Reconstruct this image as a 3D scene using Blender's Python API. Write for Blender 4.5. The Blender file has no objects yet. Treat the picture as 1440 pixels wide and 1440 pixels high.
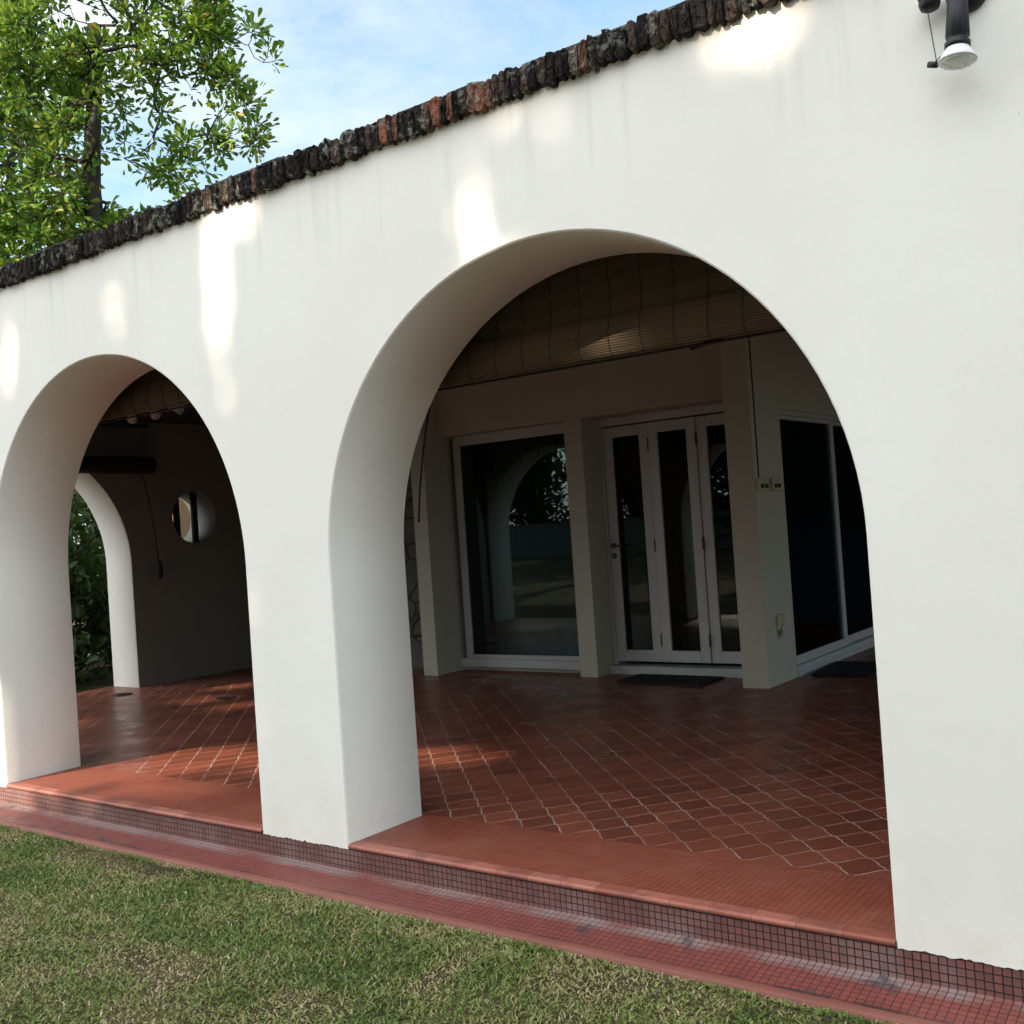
import bpy, bmesh, math, random
import numpy as np
from mathutils import Vector, Matrix
random.seed(7)
RNG = np.random.default_rng(11)
sc = bpy.context.scene
COL = sc.collection

# ------------------------------------------------------------------ camera, light, sky
SUN_AZ, SUN_EL = math.radians(194.0), math.radians(26.0)
cam = bpy.data.cameras.new('camera')
cam.sensor_fit = 'HORIZONTAL'; cam.sensor_width = 36.0; cam.lens = 37.05
cam.clip_start = 0.05; cam.clip_end = 2000
co = bpy.data.objects.new('camera', cam); COL.objects.link(co)
R_, U_, F_ = Vector((0.80126, 0.59442, -0.06813)), Vector((0.06278, 0.02971, 0.99759)), Vector((-0.59501, 0.8036, 0.01351))
m = Matrix((R_, U_, -F_)).transposed().to_4x4()
m.translation = Vector((0, -3.1415, 1.3))
co.matrix_world = m
sc.camera = co

SUN_TO = Vector((math.sin(SUN_AZ) * math.cos(SUN_EL), math.cos(SUN_AZ) * math.cos(SUN_EL), math.sin(SUN_EL)))
sun = bpy.data.lights.new('sun', 'SUN'); sun.energy = 5.0; sun.angle = math.radians(0.5); sun.color = (1.0, 0.84, 0.64)
so = bpy.data.objects.new('sun', sun); COL.objects.link(so)
so.rotation_euler = (-SUN_TO).to_track_quat('-Z', 'Y').to_euler()
so.location = (-3, -20, 12)

world = bpy.data.worlds.new('World'); sc.world = world; world.use_nodes = True
def build_world():
    nt = world.node_tree; N = nt.nodes; L = nt.links
    bg = N['Background']; bg.inputs[1].default_value = 0.14
    sky = N.new('ShaderNodeTexSky'); sky.sky_type = 'NISHITA'; sky.sun_disc = False
    sky.sun_elevation = SUN_EL; sky.sun_rotation = SUN_AZ
    sky.air_density = 1.0; sky.dust_density = 1.6; sky.ozone_density = 1.6
    tc = N.new('ShaderNodeTexCoord')
    mp = N.new('ShaderNodeMapping'); mp.inputs['Scale'].default_value = (1, 1, 2.2)
    L.new(tc.outputs['Generated'], mp.inputs[0])
    nz = N.new('ShaderNodeTexNoise'); nz.inputs['Scale'].default_value = 3.4; nz.inputs['Detail'].default_value = 9
    nz.inputs['Roughness'].default_value = 0.62; nz.inputs['Distortion'].default_value = 0.35
    L.new(mp.outputs[0], nz.inputs['Vector'])
    rp = N.new('ShaderNodeValToRGB'); rp.color_ramp.elements[0].position = 0.36; rp.color_ramp.elements[1].position = 0.74
    L.new(nz.outputs['Fac'], rp.inputs[0])
    # added bright cloud veil round and above the sun, unseen, brightens the facade
    dt = N.new('ShaderNodeVectorMath'); dt.operation = 'DOT_PRODUCT'
    dt.inputs[1].default_value = Vector((SUN_TO.x, SUN_TO.y, 0.55)).normalized()
    L.new(tc.outputs['Generated'], dt.inputs[0])
    mr = N.new('ShaderNodeMapRange'); mr.interpolation_type = 'SMOOTHSTEP'
    mr.inputs['From Min'].default_value = -0.15; mr.inputs['From Max'].default_value = 0.75
    mr.inputs['To Min'].default_value = 0.85; mr.inputs['To Max'].default_value = 1.0
    L.new(dt.outputs['Value'], mr.inputs['Value'])
    mu = N.new('ShaderNodeMath'); mu.operation = 'MULTIPLY'
    L.new(rp.outputs[0], mu.inputs[0]); L.new(mr.outputs[0], mu.inputs[1])
    veil = N.new('ShaderNodeMath'); veil.operation = 'MULTIPLY_ADD'
    vm = N.new('ShaderNodeMapRange'); vm.interpolation_type = 'SMOOTHSTEP'
    vm.inputs['From Min'].default_value = 0.1; vm.inputs['From Max'].default_value = 0.85
    vm.inputs['To Min'].default_value = 0.0; vm.inputs['To Max'].default_value = 0.55
    L.new(dt.outputs['Value'], vm.inputs['Value'])
    ad = N.new('ShaderNodeMath'); ad.operation = 'ADD'; ad.use_clamp = True
    L.new(mu.outputs[0], ad.inputs[0]); L.new(vm.outputs[0], ad.inputs[1])
    # cloud brightness: raised near the sun, behind the camera, to brighten the facade
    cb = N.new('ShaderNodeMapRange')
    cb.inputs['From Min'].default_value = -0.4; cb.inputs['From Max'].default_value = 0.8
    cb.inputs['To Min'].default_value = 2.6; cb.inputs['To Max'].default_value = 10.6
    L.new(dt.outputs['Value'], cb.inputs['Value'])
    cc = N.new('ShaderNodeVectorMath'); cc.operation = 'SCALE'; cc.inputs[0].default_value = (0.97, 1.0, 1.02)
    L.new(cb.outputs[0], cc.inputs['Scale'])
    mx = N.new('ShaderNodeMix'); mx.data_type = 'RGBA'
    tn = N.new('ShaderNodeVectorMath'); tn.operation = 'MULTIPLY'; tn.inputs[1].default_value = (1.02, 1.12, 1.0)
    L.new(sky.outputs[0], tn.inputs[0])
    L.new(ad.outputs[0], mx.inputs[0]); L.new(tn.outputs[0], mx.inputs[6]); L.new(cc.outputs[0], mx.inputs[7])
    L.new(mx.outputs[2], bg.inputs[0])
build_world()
sc.view_settings.view_transform = 'Standard'; sc.view_settings.look = 'None'
sc.view_settings.gamma = 1.0; sc.view_settings.use_curve_mapping = False
sc.view_settings.exposure = 1.15
try:
    sc.cycles.max_bounces = 8; sc.cycles.diffuse_bounces = 5; sc.cycles.glossy_bounces = 4; sc.cycles.transparent_max_bounces = 8; sc.cycles.sample_clamp_indirect = 3.0
except Exception: pass

# ------------------------------------------------------------------ helpers
def tag(o, label=None, cat=None, group=None, kind=None):
    if label: o['label'] = label
    if cat: o['category'] = cat
    if group: o['group'] = group
    if kind: o['kind'] = kind
    return o

def link(name, me, parent=None, loc=None):
    o = bpy.data.objects.new(name, me); COL.objects.link(o)
    if parent: o.parent = parent
    if loc: o.location = loc
    return o

def empty(name, loc=(0, 0, 0), rz=0):
    o = bpy.data.objects.new(name, None); COL.objects.link(o)
    o.location = loc; o.rotation_euler = (0, 0, rz); o.empty_display_size = 0.1
    return o

class MB:
    """collects polygons, builds one mesh"""
    def __init__(s): s.v = []; s.f = []; s.m = []; s.sm = []; s.uv = {}
    def poly(s, pts, mi=0, smooth=False, uv=None):
        i = len(s.v); s.v += [tuple(p) for p in pts]
        s.f.append(tuple(range(i, i + len(pts)))); s.m.append(mi); s.sm.append(smooth)
        if uv: s.uv[len(s.f) - 1] = uv
    def box(s, a, b, mi=0, bev=0.0):
        (x0, y0, z0), (x1, y1, z1) = a, b
        x0, x1 = sorted((x0, x1)); y0, y1 = sorted((y0, y1)); z0, z1 = sorted((z0, z1))
        bm = bmesh.new()
        bmesh.ops.create_cube(bm, size=1)
        bmesh.ops.scale(bm, vec=(x1 - x0, y1 - y0, z1 - z0), verts=bm.verts)
        bmesh.ops.translate(bm, vec=((x0 + x1) / 2, (y0 + y1) / 2, (z0 + z1) / 2), verts=bm.verts)
        if bev:
            bmesh.ops.bevel(bm, geom=bm.edges[:], offset=min(bev, .4 * min(x1 - x0, y1 - y0, z1 - z0)), segments=2, affect='EDGES', profile=.5)
        s.bm(bm, mi); bm.free()
    def bm(s, bm, mi=0, smooth=False, mat=None):
        i = len(s.v); bm.verts.index_update()
        for v in bm.verts: s.v.append(tuple(mat @ v.co if mat else v.co))
        for f in bm.faces:
            s.f.append(tuple(i + v.index for v in f.verts)); s.m.append(mi); s.sm.append(smooth)
    def tube(s, pts, r, n=8, mi=0, caps=True, smooth=True):
        pts = [Vector(p) for p in pts]
        rs = r if isinstance(r, (list, tuple)) else [r] * len(pts)
        up = None; rings = []
        for k, p in enumerate(pts):
            t = (pts[min(k + 1, len(pts) - 1)] - pts[max(k - 1, 0)]).normalized()
            if up is None:
                up = t.orthogonal().normalized()
            up = (up - t * up.dot(t)); up = up.normalized() if up.length > 1e-6 else t.orthogonal().normalized()
            b = t.cross(up); base = len(s.v)
            for j in range(n):
                a = 2 * math.pi * j / n
                s.v.append(tuple(p + (up * math.cos(a) + b * math.sin(a)) * rs[k]))
            rings.append(base)
        for k in range(len(pts) - 1):
            for j in range(n):
                s.f.append((rings[k] + j, rings[k] + (j + 1) % n, rings[k + 1] + (j + 1) % n, rings[k + 1] + j)); s.m.append(mi); s.sm.append(smooth)
        if caps:
            s.f.append(tuple(rings[0] + j for j in reversed(range(n)))); s.m.append(mi); s.sm.append(False)
            s.f.append(tuple(rings[-1] + j for j in range(n))); s.m.append(mi); s.sm.append(False)
    def lathe(s, prof, M, n=28, mi=0, smooth=True):
        """prof: (radius, height) pairs; M places it"""
        base = []
        for r, h in prof:
            base.append(len(s.v))
            for j in range(n):
                a = 2 * math.pi * j / n
                s.v.append(tuple(M @ Vector((r * math.cos(a), r * math.sin(a), h))))
        for k in range(len(prof) - 1):
            for j in range(n):
                s.f.append((base[k] + j, base[k] + (j + 1) % n, base[k + 1] + (j + 1) % n, base[k + 1] + j)); s.m.append(mi); s.sm.append(smooth)
        s.f.append(tuple(base[0] + j for j in reversed(range(n)))); s.m.append(mi); s.sm.append(False)
        s.f.append(tuple(base[-1] + j for j in range(n))); s.m.append(mi); s.sm.append(False)
    def mesh(s, name, mats, fix=True):
        me = bpy.data.meshes.new(name)
        me.from_pydata(s.v, [], s.f)
        for mt in (mats if isinstance(mats, (list, tuple)) else [mats]): me.materials.append(mt)
        me.polygons.foreach_set('material_index', s.m)
        me.polygons.foreach_set('use_smooth', s.sm)
        if s.uv:
            ul = me.uv_layers.new(name='UVMap')
            for fi, uvs in s.uv.items():
                for li, uv in zip(me.polygons[fi].loop_indices, uvs): ul.data[li].uv = uv
        if fix:
            bm = bmesh.new(); bm.from_mesh(me); bmesh.ops.remove_doubles(bm, verts=bm.verts, dist=1e-5)
            bmesh.ops.recalc_face_normals(bm, faces=bm.faces); bm.to_mesh(me); bm.free()
        me.update(); return me
    def build(s, name, mats, parent=None, fix=True):
        return link(name, s.mesh(name, mats, fix), parent)

class Mat:
    """small wrapper for procedural materials"""
    def __init__(s, name, color=(.5, .5, .5), rough=.6, spec=.4, metal=0.0):
        s.m = bpy.data.materials.new(name); s.m.use_nodes = True
        s.N = s.m.node_tree.nodes; s.L = s.m.node_tree.links
        s.p = s.N['Principled BSDF']
        s.p.inputs['Base Color'].default_value = (*color, 1); s.p.inputs['Roughness'].default_value = rough
        s.p.inputs['Specular IOR Level'].default_value = spec; s.p.inputs['Metallic'].default_value = metal
    def n(s, t, **k):
        nd = s.N.new('ShaderNode' + t)
        for a, v in k.items(): setattr(nd, a, v)
        return nd
    def coord(s, kind='Object', scale=(1, 1, 1), rot=(0, 0, 0), loc=(0, 0, 0)):
        tc = s.n('TexCoord'); mp = s.n('Mapping')
        mp.inputs['Scale'].default_value = scale; mp.inputs['Rotation'].default_value = rot; mp.inputs['Location'].default_value = loc
        s.L.new(tc.outputs[kind], mp.inputs[0]); return mp.outputs[0]
    def noise(s, vec, scale, detail=4, rough=.55, dist=0, out='Fac'):
        nd = s.n('TexNoise'); nd.inputs['Scale'].default_value = scale; nd.inputs['Detail'].default_value = detail
        nd.inputs['Roughness'].default_value = rough; nd.inputs['Distortion'].default_value = dist
        s.L.new(vec, nd.inputs['Vector']); return nd.outputs[out]
    def ramp(s, fac, stops):
        nd = s.n('ValToRGB'); e = nd.color_ramp.elements
        while len(e) < len(stops): e.new(.5)
        for el, (p, c) in zip(e, stops):
            el.position = p; el.color = (*c, 1) if len(c) == 3 else c
        s.L.new(fac, nd.inputs[0]); return nd.outputs[0]
    def mix(s, fac, a, b, blend='MIX'):
        nd = s.n('Mix', data_type='RGBA', blend_type=blend)
        for sock, v in ((0, fac), (6, a), (7, b)):
            if isinstance(v, (int, float)): nd.inputs[sock].default_value = v
            elif isinstance(v, tuple): nd.inputs[sock].default_value = (*v, 1)
            else: s.L.new(v, nd.inputs[sock])
        return nd.outputs[2]
    def math(s, op, a, b=0.0, c=0.0, clamp=False):
        nd = s.n('Math', operation=op, use_clamp=clamp)
        for i, v in enumerate((a, b, c)):
            if isinstance(v, (int, float)): nd.inputs[i].default_value = v
            else: s.L.new(v, nd.inputs[i])
        return nd.outputs[0]
    def mapr(s, v, a, b, c=0., d=1., smooth=True):
        nd = s.n('MapRange')
        if smooth: nd.interpolation_type = 'SMOOTHSTEP'
        for k, x in zip(('From Min', 'From Max', 'To Min', 'To Max'), (a, b, c, d)): nd.inputs[k].default_value = x
        s.L.new(v, nd.inputs['Value']); return nd.outputs[0]
    def color(s, sock): s.L.new(sock, s.p.inputs['Base Color']); return s
    def rough(s, sock): s.L.new(sock, s.p.inputs['Roughness']); return s
    def bump(s, h, strength=.3, dist=.01):
        nd = s.n('Bump'); nd.inputs['Strength'].default_value = strength; nd.inputs['Distance'].default_value = dist
        s.L.new(h, nd.inputs['Height']); s.L.new(nd.outputs[0], s.p.inputs['Normal']); return s
    def attr(s, name):
        nd = s.n('Attribute'); nd.attribute_name = name; return nd.outputs['Fac']
    def sep(s, vec):
        nd = s.n('SeparateXYZ'); s.L.new(vec, nd.inputs[0]); return nd.outputs

# ------------------------------------------------------------------ materials
def m_facade():
    k = Mat('white_plaster', rough=.75, spec=.25); c = k.coord()
    big = k.noise(c, .9, 4); fine = k.noise(c, 28, 5, .6)
    col = k.mix(k.mapr(big, .35, .7), (.79, .772, .72), (.84, .822, .775))
    col = k.mix(k.mapr(fine, .35, .75, 0, .25), col, (.76, .765, .74))
    # rain streaks under the coping, faint, and a few scuffs
    z = k.sep(c)[2]
    st = k.noise(k.coord(scale=(14, 14, .6)), 1.0, 3)
    sm = k.math('MULTIPLY', k.mapr(st, .52, .75), k.mapr(z, 2.3, 2.86, 0, .32))
    col = k.mix(sm, col, (.50, .50, .47))
    sp = k.noise(k.coord(scale=(1, 1, .5), loc=(3.1, 0, 1.7)), 24, 3, .5)
    col = k.mix(k.mapr(sp, .735, .77, 0, .45), col, (.45, .43, .39))
    dn = k.noise(c, 6, 5, .65)
    dirt = k.math('MULTIPLY', k.mapr(z, .0, .45, 1, 0), k.mapr(dn, .35, .8, 0, .45))
    col = k.mix(dirt, col, (.66, .63, .50))
    k.color(col); k.bump(k.math('ADD', k.math('ADD', k.noise(c, 7, 3), k.math('MULTIPLY', k.noise(k.coord(scale=(1, 1, 2.2)), 1.6, 2), 1.6)), k.math('MULTIPLY', fine, .22)), .13, .012); return k.m
def m_paint(name, col, rough=.6, var=.1, spec=.35):
    k = Mat(name, col, rough, spec); c = k.coord(); n = k.noise(c, 3.5, 5)
    dk = tuple(x * (1 - var) for x in col); lt = tuple(min(1, x * (1 + var)) for x in col)
    k.color(k.mix(n, dk, lt)); k.bump(k.noise(c, 60, 3), .12, .003); return k.m
def mosaic(name, tile, grout_dk, base1, base2, kind):
    k = Mat(name, rough=.5, spec=.45); uv = k.coord('UV')
    br = k.n('TexBrick', offset=0.0, squash=1.0)
    for i, v in (('Scale', 1.0), ('Brick Width', tile), ('Row Height', tile), ('Mortar Size', tile * (.085 if kind == 'riser' else .062)), ('Mortar Smooth', .25), ('Bias', 0)): br.inputs[i].default_value = v
    br.inputs['Color1'].default_value = (*base1, 1); br.inputs['Color2'].default_value = (*base2, 1); br.inputs['Mortar'].default_value = (*grout_dk, 1)
    wv = k.n('VectorMath', operation='ADD'); k.L.new(uv, wv.inputs[0])
    jit = k.n('VectorMath', operation='SCALE'); jit.inputs['Scale'].default_value = .0024
    k.L.new(k.noise(uv, 14, 2, out='Color'), jit.inputs[0]); k.L.new(jit.outputs[0], wv.inputs[1])
    k.L.new(wv.outputs[0], br.inputs['Vector'])
    o = k.coord(); col = br.outputs['Color']; n1 = k.noise(o, 2.2, 5, .6); n2 = k.noise(o, 9, 5, .65)
    v = k.sep(uv)[1]
    if kind == 'riser':      # lime bloom and black mould on the riser
        col = k.mix(k.mapr(n1, .45, .62, 0, .55), col, k.mix(br.outputs['Fac'], (.25, .16, .15), (.014, .010, .011)))
        col = k.mix(k.mapr(n2, .55, .75, 0, .5), col, (.06, .045, .05))
    elif kind == 'apron':    # pale scum along the cove, red in the middle, dirt near the lawn
        band = k.mapr(v, .035, .075, 1, 0)
        edge = k.math('MULTIPLY', band, k.math('MULTIPLY', k.mapr(n1, .32, .56), k.mapr(n2, .25, .55, .45, 1)))
        col = k.mix(k.math('MULTIPLY', edge, .75), col, k.mix(br.outputs['Fac'], (.27, .225, .21), (.030, .022, .022)))
        gr = k.math('MULTIPLY', k.mapr(n2, .52, .62), k.mapr(n1, .5, .62))
        col = k.mix(k.math('MULTIPLY', gr, .75), col, (.045, .035, .04))
    else:
        col = k.mix(k.mapr(n1, .4, .7, 0, .35), col, (.26, .10, .07))
    if kind == 'apron':     # grime collected along the lawn side
        g2 = k.math('MULTIPLY', k.mapr(v, .150, .172), k.mapr(k.noise(k.coord(scale=(1.6, 6, 6)), 2.6, 6, .7), .50, .60))
        col = k.mix(k.math('MULTIPLY', g2, .85), col, (.035, .028, .03))
    k.color(col); k.rough(k.mapr(n2, .3, .7, .38, .6))
    k.bump(k.math('SUBTRACT', 1.0, br.outputs['Fac']), .5, .0025); return k.m
def m_nosing():
    k = Mat('nosing_tile', rough=.5); uv = k.coord('UV'); o = k.coord()
    br = k.n('TexBrick', offset=0.0)
    for i, v in (('Scale', 1.0), ('Brick Width', .148), ('Row Height', 10.0), ('Mortar Size', .0013), ('Mortar Smooth', .3), ('Bias', 0)): br.inputs[i].default_value = v
    br.inputs['Color1'].default_value = (.25, .075, .050, 1); br.inputs['Color2'].default_value = (.38, .14, .10, 1); br.inputs['Mortar'].default_value = (.09, .04, .035, 1)
    k.L.new(uv, br.inputs['Vector'])
    n = k.noise(o, 6, 5, .65)
    k.color(k.mix(k.mapr(n, .48, .66, 0, .65), br.outputs['Color'], (.13, .055, .05))); k.bump(k.noise(o, 40, 3), .15, .003); return k.m
def m_floor():
    k = Mat('clay_floor_tile', rough=.3, spec=.24); S = .143
    o = k.coord('Object'); x, y, z = k.sep(o)
    u = k.math('MULTIPLY_ADD', k.math('ADD', x, y), .70711 / S, .126); v = k.math('MULTIPLY', k.math('SUBTRACT', y, x), .70711 / S)
    TW = 2 * math.pi
    def wob(q):   # S-curved tile edge
        s1 = k.math('SINE', k.math('MULTIPLY', q, TW)); s2 = k.math('SINE', k.math('MULTIPLY', q, TW * 2))
        return k.math('ADD', k.math('MULTIPLY', s1, .052), k.math('MULTIPLY', s2, .014))
    def teeth(q): return k.math('ADD', k.math('MULTIPLY', k.math('SINE', k.math('MULTIPLY', q, TW)), .024), k.math('MULTIPLY', k.math('SINE', k.math('MULTIPLY', q, TW * 3)), .014))
    uu = k.math('ADD', u, teeth(v)); vv = k.math('ADD', v, wob(u))
    def line(q):
        f = k.math('ABSOLUTE', k.math('SUBTRACT', k.math('FRACT', q), .5)); return f      # .5 at the joint
    ln = k.math('MAXIMUM', line(uu), line(vv))
    grout = k.mapr(ln, .472, .483)
    cid = k.n('CombineXYZ'); k.L.new(k.math('FLOOR', uu), cid.inputs[0]); k.L.new(k.math('FLOOR', vv), cid.inputs[1])
    wn = k.n('TexWhiteNoise'); wn.noise_dimensions = '3D'; k.L.new(cid.outputs[0], wn.inputs['Vector'])
    tile = k.ramp(wn.outputs['Value'], [(0, (.145, .043, .027)), (.5, (.19, .055, .034)), (1, (.24, .072, .044))])
    n1 = k.noise(o, 5, 5, .6); n2 = k.noise(o, 1.3, 4)
    tile = k.mix(k.mapr(n1, .45, .75, 0, .4), tile, (.12, .045, .03))
    gcol = k.mix(k.mapr(n1, .35, .7), (.50, .40, .34), (.28, .17, .13))
    fade = k.mapr(n2, .36, .60, .30, .75)
    col = k.mix(k.math('MULTIPLY', grout, fade), tile, gcol)
    k.color(col)
    k.rough(k.math('ADD', k.mapr(n1, .3, .7, .26, .40), k.math('MULTIPLY', grout, .3)))
    k.bump(k.math('SUBTRACT', k.math('MULTIPLY', k.noise(o, 4, 2), .6), grout), .25, .003); return k.m
def m_coping():
    k = Mat('weathered_brick', rough=.9, spec=.2); o = k.coord(); t = k.attr('tint')
    base = k.ramp(t, [(0, (.014, .012, .012)), (.30, (.038, .029, .025)), (.55, (.095, .066, .052)), (.68, (.13, .095, .075)), (.80, (.20, .095, .066)), (1, (.30, .115, .07))])
    n = k.noise(o, 26, 6, .7); n2 = k.noise(o, 55, 4, .6); n3 = k.noise(o, 9, 4)
    lich = k.math('MULTIPLY', k.mapr(n, .50, .58), k.mapr(n3, .42, .56))
    col = k.mix(k.math('MULTIPLY', lich, .85), base, k.mix(n2, (.20, .22, .17), (.36, .36, .30)))
    blk = k.mapr(k.noise(k.coord(scale=(1, 1, .4)), 38, 5, .7), .53, .66)
    col = k.mix(k.math('MULTIPLY', blk, .85), col, (.010, .010, .011))
    k.color(col); k.bump(k.math('ADD', n, n2), 1.0, .02); return k.m
def m_blind(dark):
    k = Mat('bamboo_dark' if dark else 'bamboo', rough=.6, spec=.3); o = k.coord()
    sl = k.noise(k.coord(scale=(1.2, 1.2, 130)), 1.0, 2); n = k.noise(k.coord(scale=(2, 2, 9)), 1, 3)
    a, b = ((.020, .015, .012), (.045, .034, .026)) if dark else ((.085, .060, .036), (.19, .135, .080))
    z = k.sep(o)[2]; fr = k.math('FRACT', k.math('DIVIDE', z, .0105)); gap = k.mapr(k.math('ABSOLUTE', k.math('SUBTRACT', fr, .5)), .30, .46)
    col = k.mix(k.math('MULTIPLY', n, .5), k.mix(sl, a, b), tuple(x * .6 for x in a))
    k.color(k.mix(k.math('MULTIPLY', gap, .82), col, (.012, .009, .007))); return k.m
def m_leaf(name, cols, transl=.35):
    k = Mat(name, rough=.45, spec=.35); t = k.attr('tint')
    col = k.ramp(t, cols); k.color(col)
    tr = k.n('BsdfTranslucent'); k.L.new(k.mix(.5, col, (.20, .30, .03)), tr.inputs[0])
    ms = k.n('MixShader'); ms.inputs[0].default_value = transl
    k.L.new(k.p.outputs[0], ms.inputs[1]); k.L.new(tr.outputs[0], ms.inputs[2]); k.L.new(ms.outputs[0], k.N['Material Output'].inputs[0]); return k.m
def m_bark(name='bark', a=(.020, .018, .015), b=(.065, .055, .045)):
    k = Mat(name, rough=.9, spec=.2); c = k.coord(scale=(1, 1, .25)); n = k.noise(c, 22, 6, .65)
    k.color(k.mix(n, a, b)); k.bump(n, .7, .02); return k.m
def m_soil():
    k = Mat('lawn_soil', rough=.95, spec=.1); o = k.coord(); n = k.noise(o, 2.3, 6, .65); f = k.noise(o, 60, 5, .7)
    c = k.mix(k.mapr(n, .42, .62), (.08, .075, .035), (.17, .12, .07))
    k.color(k.mix(k.mapr(f, .3, .7), (.045, .04, .022), c)); k.bump(f, .9, .02); return k.m
def m_grass():
    k = Mat('grass_blade', rough=.5, spec=.3); t = k.attr('tint')
    col = k.ramp(t, [(0, (.11, .175, .034)), (.3, (.195, .255, .062)), (.55, (.32, .305, .125)), (.78, (.42, .335, .175)), (1, (.55, .46, .29))]); k.color(col)
    tr = k.n('BsdfTranslucent'); k.L.new(col, tr.inputs[0]); ms = k.n('MixShader'); ms.inputs[0].default_value = .25
    k.L.new(k.p.outputs[0], ms.inputs[1]); k.L.new(tr.outputs[0], ms.inputs[2]); k.L.new(ms.outputs[0], k.N['Material Output'].inputs[0]); return k.m
def m_glass(name, tint):
    k = Mat(name); tr = k.n('BsdfTransparent'); tr.inputs[0].default_value = (*tint, 1)
    gl = k.n('BsdfGlossy'); gl.inputs['Roughness'].default_value = .01; gl.inputs[0].default_value = (.9, 1, .97, 1)
    fr = k.n('Fresnel'); fr.inputs[0].default_value = 1.5
    f2 = k.math('MULTIPLY', fr.outputs[0], .85, clamp=True)
    ms = k.n('MixShader'); k.L.new(f2, ms.inputs[0]); k.L.new(tr.outputs[0], ms.inputs[1]); k.L.new(gl.outputs[0], ms.inputs[2])
    k.L.new(ms.outputs[0], k.N['Material Output'].inputs[0]); return k.m
def m_curtain():
    k = Mat('sheer_curtain', (.80, .84, .82), .9, .1); tr = k.n('BsdfTransparent'); ms = k.n('MixShader'); ms.inputs[0].default_value = .35
    k.L.new(k.p.outputs[0], ms.inputs[1]); k.L.new(tr.outputs[0], ms.inputs[2]); k.L.new(ms.outputs[0], k.N['Material Output'].inputs[0]); return k.m
def m_stone():
    k = Mat('dark_stone', rough=.85, spec=.2); o = k.coord()
    vo = k.n('TexVoronoi', feature='DISTANCE_TO_EDGE'); vo.inputs['Scale'].default_value = 3.2; k.L.new(k.coord(scale=(1, .2, 1.3)), vo.inputs['Vector'])
    n = k.noise(o, 7, 5)
    col = k.mix(n, (.05, .05, .046), (.14, .14, .13)); col = k.mix(k.mapr(vo.outputs['Distance'], .0, .03, 1, 0), col, (.015, .015, .015))
    k.color(col); k.bump(k.math('ADD', k.mapr(vo.outputs['Distance'], 0, .06), k.math('MULTIPLY', n, .4)), .8, .02); return k.m

FACADE = m_facade()
CREAM = m_paint('cream_wall_paint', (.39, .37, .31), .7, .07)
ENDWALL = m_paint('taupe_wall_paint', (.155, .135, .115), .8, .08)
REVEAL = m_paint('shaded_reveal_paint', (.20, .195, .18), .8, .06)  # white reveal coloured grey so the round opening looks dim
WHITE = m_paint('white_gloss_paint', (.42, .42, .43), .4, .04)
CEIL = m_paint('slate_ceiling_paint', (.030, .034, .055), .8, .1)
RISER = mosaic('mosaic_riser', .0245, (.016, .010, .011), (.19, .078, .066), (.135, .060, .056), 'riser')
APRON = mosaic('mosaic_apron', .0245, (.040, .018, .017), (.22, .056, .045), (.18, .048, .040), 'apron')
BORDER = mosaic('mosaic_border', .0245, (.10, .029, .020), (.26, .068, .038), (.22, .058, .034), 'border')
NOSING = m_nosing(); FLOOR = m_floor(); COPING = m_coping()
KERB = m_paint('apron_edge_tile', (.215, .078, .058), .6, .35)
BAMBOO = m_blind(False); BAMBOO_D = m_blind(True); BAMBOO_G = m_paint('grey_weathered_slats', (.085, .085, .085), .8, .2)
STRING = m_paint('black_cord', (.012, .011, .010), .8, .1)
BLACK = m_paint('black_plastic', (.014, .014, .017), .42, .15)
BLACKM = m_paint('black_rubber', (.010, .010, .011), .8, .2)
BARK = m_bark(); BARK_T = m_bark('tan_bark', (.16, .10, .055), (.34, .23, .13)); SOIL = m_soil(); GRASS = m_grass()
GLASS = m_glass('tinted_glass', (.30, .42, .40)); GLASS_C = m_glass('green_glass', (.25, .40, .41)); CURTAIN = m_curtain(); STONE = m_stone()
LEAF = m_leaf('broad_leaf', [(0, (.024, .072, .014)), (.4, (.075, .175, .026)), (.75, (.125, .24, .036)), (.93, (.25, .34, .05)), (.97, (.32, .22, .03)), (1, (.34, .08, .02))])
LEAF_D = m_leaf('dark_leaf', [(0, (.010, .026, .007)), (.6, (.024, .055, .012)), (1, (.05, .10, .02))], .2)
STEEL = Mat('brushed_steel', (.35, .34, .33), .35, .5, 1.0).m
LAMPGLASS = Mat('pressed_lamp_glass', (.62, .64, .60), .15, .8).m
REFLECT = Mat('lamp_reflector', (.78, .79, .84), .25, .7).m
IVORY = m_paint('ivory_plastic', (.40, .34, .24), .5, .06)
WOOD_D = m_paint('dark_wood', (.020, .014, .011), .5, .2)
RUST = m_paint('rusty_iron', (.05, .025, .016), .8, .3)
DARKROOM = m_paint('dim_room_paint', (.20, .21, .20), .8, .05)
BRASS = Mat('lever_metal', (.10, .095, .085), .35, .5, .8).m

# ------------------------------------------------------------------ arcade geometry
T = .475; R = 1.141; SP = 1.20; TOP = 2.857
X0, X1, X2, X3 = -6.125, -3.863, -3.307, -1.025
ARCHES = [(-8.943, -6.681), (X0, X1), (X2, X3), (-.469, 1.813)]

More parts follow.
